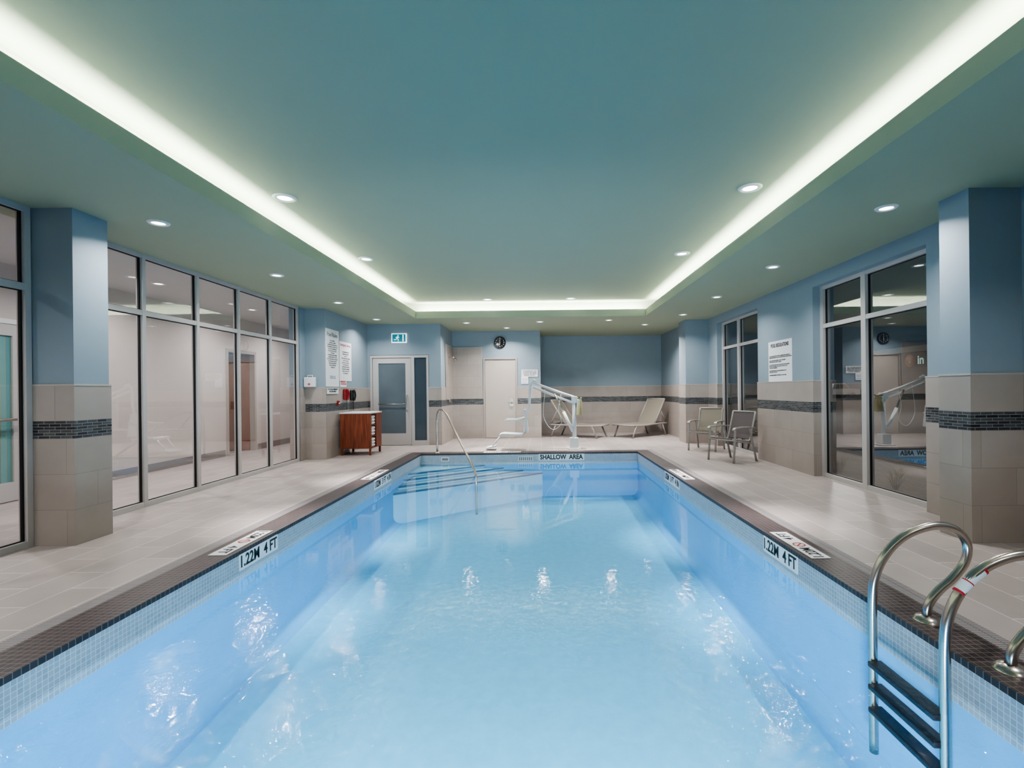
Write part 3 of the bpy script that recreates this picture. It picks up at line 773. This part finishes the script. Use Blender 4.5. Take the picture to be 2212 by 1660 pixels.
m.obox((-1.90, 0, 0.07), (0.22, 0.36, 0.025), (0, r(-12), 0), lw_); m.obj('footrest', e)
m = MB(); m.box(0.06, 0.15, -0.1, 0.1, 0.85, 1.13, M['white']); m.obj('battery_pack', e, bevel=0.01)
m = MB(); seg_ = 20; vs = []; fs = []
rings_ = 8
for i in range(rings_):
    z = 1.16-i*0.055
    for k in range(seg_):
        a = 2*math.pi*k/seg_
        rr = 0.085+0.008*i*0.6+0.010*math.sin(5*a+i*0.7)
        vs.append((0.11+rr*math.cos(a)*0.7, rr*math.sin(a)*1.2, z+0.01*math.sin(3*a)))
fs.append(tuple(range(seg_)))
for i in range(rings_-1):
    for k in range(seg_):
        fs.append((i*seg_+k, i*seg_+(k+1) % seg_, (i+1)*seg_+(k+1) % seg_, (i+1)*seg_+k))
m.add(vs, fs, M['cover'], True); m.obj('battery_cover', e, 'yellowed crumpled fabric cover')
m = MB(); m.tube([(-0.3, -0.06, 1.24), (-0.36, -0.07, 0.9), (-0.3, -0.07, 0.6), (-0.5, -0.05, 0.45), (-0.7, -0.02, 0.75), (-0.66, 0, 1.36)], 0.006, M['white'], 6, 8); m.obj('control_cable', e)

# armchairs ---------------------------------------------------------------------
def armchair(loc, rot, sl, label):
    e = thing('patio_armchair', loc, rot, label, 'chair', 'sling patio armchairs')
    cf = M['chairframe']
    for s_ in (-1, 1):
        x = s_*0.29
        MB().tube([(x, -0.30, 0), (x, -0.27, 0.35), (x, -0.25, 0.60)], 0.02, cf, 10, 4, ).obj('leg', e)
        MB().tube([(x, 0.30, 0), (x, 0.20, 0.35), (x, 0.12, 0.63)], 0.02, cf, 10, 4).obj('leg', e)
        m = MB(); m.sheet([(-0.30, 0.605), (-0.26, 0.635), (-0.05, 0.645), (0.14, 0.64), (0.24, 0.63)], x-0.028, x+0.028, 0.022, cf); m.obj('armrest', e)
    m = MB()
    for s_ in (-1, 1):
        x = s_*0.25
        m.tube([(x, -0.27, 0.42), (x, -0.1, 0.405), (x, 0.13, 0.37), (x, 0.20, 0.44), (x, 0.27, 0.66), (x, 0.34, 0.90)], 0.018, cf, 10, 5)
        m.tube([(x, -0.27, 0.42), (s_*0.29, -0.27, 0.42)], 0.012, cf, 8); m.tube([(x, 0.26, 0.63), (s_*0.29, 0.22, 0.62)], 0.012, cf, 8)
    m.tube([(-0.29, -0.275, 0.40), (0.29, -0.275, 0.40)], 0.015, cf, 8); m.tube([(-0.29, 0.2, 0.33), (0.29, 0.2, 0.33)], 0.015, cf, 8)
    m.tube([(-0.25, 0.34, 0.90), (0.25, 0.34, 0.90)], 0.016, cf, 10)
    m.obj('frame', e)
    MB().sheet([(-0.28, 0.43), (-0.2, 0.415), (-0.05, 0.395), (0.08, 0.38), (0.15, 0.385)], -0.245, 0.245, 0.008, sl).obj('seat', e)
    MB().sheet([(0.18, 0.41), (0.215, 0.48), (0.255, 0.62), (0.30, 0.76), (0.335, 0.89)], -0.245, 0.245, 0.012, sl).obj('backrest', e)
    return e
armchair((3.62, 10.65, 0), -38, M['sling'], 'taupe sling patio armchair with metal frame beside the window')
armchair((3.55, 9.05, 0), -62, M['slingdark'], 'dark taupe sling patio armchair with metal frame on the deck')

def lounger(loc, rot, label):
    e = thing('chaise_lounge', loc, rot, label, 'lounge chair', 'poolside chaise lounges')
    cf = M['chairframe']
    m = MB()
    for s_ in (-0.33, 0.33):
        m.tube([(-0.85, s_, 0.35), (-0.3, s_, 0.33), (0.25, s_, 0.35), (0.72, s_, 0.35)], 0.024, cf, 10, 4)
        m.tube([(0.2, s_*0.93, 0.37), (0.66, s_*0.93, 1.05)], 0.022, cf, 10)
        m.tube([(0.47, s_*0.93, 0.75), (0.68, s_*0.93, 0.36)], 0.014, cf, 8)
    for x in (-0.85, 0.2, 0.72): m.tube([(x, -0.33, 0.35), (x, 0.33, 0.35)], 0.02, cf, 8)
    m.tube([(0.66, -0.31, 1.05), (0.66, 0.31, 1.05)], 0.022, cf, 8)
    m.obj('frame', e)
    MB().sheet([(-0.85, 0.372), (-0.6, 0.355), (-0.3, 0.345), (0.0, 0.355), (0.2, 0.38)], -0.305, 0.305, 0.008, M['sling'], 'y').obj('seat', e)
    MB().sheet([(0.2, 0.38), (0.34, 0.57), (0.50, 0.81), (0.655, 1.055)], -0.29, 0.29, 0.014, M['sling'], 'y').obj('backrest', e)
    for (x, x2) in ((-0.62, -0.78), (0.5, 0.66)):
        for s_ in (-0.33, 0.33):
            MB().tube([(x, s_, 0.34), (x2, s_*1.03, 0.0)], 0.023, cf, 10).obj('leg', e)
    return e
lounger((1.02, 13.95, 0), 150, 'taupe sling chaise lounge with raised back by tiled wall')
lounger((2.90, 14.0, 0), 38, 'taupe sling chaise lounge with raised back in the alcove')

# outdoors --------------------------------------------------------------------
g = MB(); g.box(4.42, 90, -30, 130, -0.25, -0.1, M['asphalt']); g.obj('ground')
bpy.data.objects['ground']['kind'] = 'structure'
g = MB(); g.box(4.42, 6.6, -3, 15.5, -0.1, -0.04, M['gravel']); o = g.obj('gravel_bed'); o['kind'] = 'stuff'; o['label'] = 'brown gravel bed outside the windows'; o['category'] = 'gravel'
for (gx, gy, gs) in ((4.85, 7.9, 0.9), (4.8, 6.6, 1.0), (5.3, 7.2, 0.8), (5.0, 10.9, 0.9)):
    e = thing('ornamental_grass', (gx, gy, -0.039), 0, 'small dry tufted plant in gravel outside the window', 'plant', 'tufted plants in the gravel bed')
    m = MB()
    for i in range(70):
        a = random.uniform(0, 6.283); ln = random.uniform(0.12, 0.28)*gs; sp = random.uniform(0.02, 0.16)*gs
        bx, by = 0.03*math.cos(a), 0.03*math.sin(a); wx, wy = -0.004*math.sin(a), 0.004*math.cos(a)
        mx_, my_ = bx+math.cos(a)*sp*0.4, by+math.sin(a)*sp*0.4
        tx, ty = bx+math.cos(a)*sp, by+math.sin(a)*sp
        m.add([(bx-wx, by-wy, 0), (bx+wx, by+wy, 0), (mx_+wx, my_+wy, ln*0.65), (mx_-wx, my_-wy, ln*0.65), (tx, ty, ln)], [(0, 1, 2, 3), (3, 2, 4)], M['grass'])
    m.obj('leaves', e)
e = thing('shop_building', (38, 46, -0.1), 0, 'dark shop building across the car park at night', 'building')
MB().box(0, 30, -6, 11, 0, 5.5, M['facade']).obj('facade', e)
MB().box(-0.15, 0, -6, 11, 4.9, 5.5, M['base']).obj('fascia', e)
e = thing('shop_sign', (37.7, 49.6, 3.9), -90, 'round lit orange sign beside glowing letters in', 'sign')
MB().lathe([(0.0, -0.05), (0.62, -0.05), (0.65, 0.0)], (0, 0, 0), M['orange'], 32, 'y').obj('disc', e)
text_mesh("'s", 0.8, M['white'], 'lettering', e, y=-0.07, bold=0.02)
text_mesh("in", 1.2, M['signlit'], 'lettering', e, x=1.5, y=-0.07, bold=0.03)
e = thing('pickup_truck', (38, 63, -0.1), 0, 'white pickup truck parked outside at night', 'truck')
m = MB(); m.prism([(-2.8, 0.4), (2.8, 0.4), (2.8, 1.1), (1.5, 1.2), (0.9, 1.85), (-0.6, 1.85), (-0.8, 1.2), (-2.8, 1.15)], -0.95, 0.95, M['carwhite'], 'y'); m.obj('body', e, bevel=0.05)
m = MB(); m.prism([(1.35, 1.22), (0.85, 1.78), (0.2, 1.78), (0.2, 1.22)], -0.97, 0.97, M['darkglass'], 'y'); m.prism([(0.1, 1.22), (0.1, 1.78), (-0.55, 1.78), (-0.7, 1.22)], -0.97, 0.97, M['darkglass'], 'y'); m.obj('window', e)
for x in (-1.8, 1.8):
    for y in (-0.85, 0.85):
        MB().lathe([(0.0, -0.12), (0.2, -0.12), (0.36, -0.1), (0.38, 0), (0.36, 0.1), (0.0, 0.12)], (x, y, 0.38), M['rubber'], 24, 'y').obj('wheel', e)

# camera ------------------------------------------------------------------------
cd = bpy.data.cameras.new('camera'); cam = bpy.data.objects.new('camera', cd); C.objects.link(cam)
cam.location = (0, 0, 1.35); cam.rotation_euler = (r(90), r(0.65), 0)
cd.sensor_width = 36; cd.lens = 1050/2212*36; cd.clip_end = 300; cd.clip_start = 0.02
cd.shift_x = -62/2212; cd.shift_y = 13/2212
sc.camera = cam
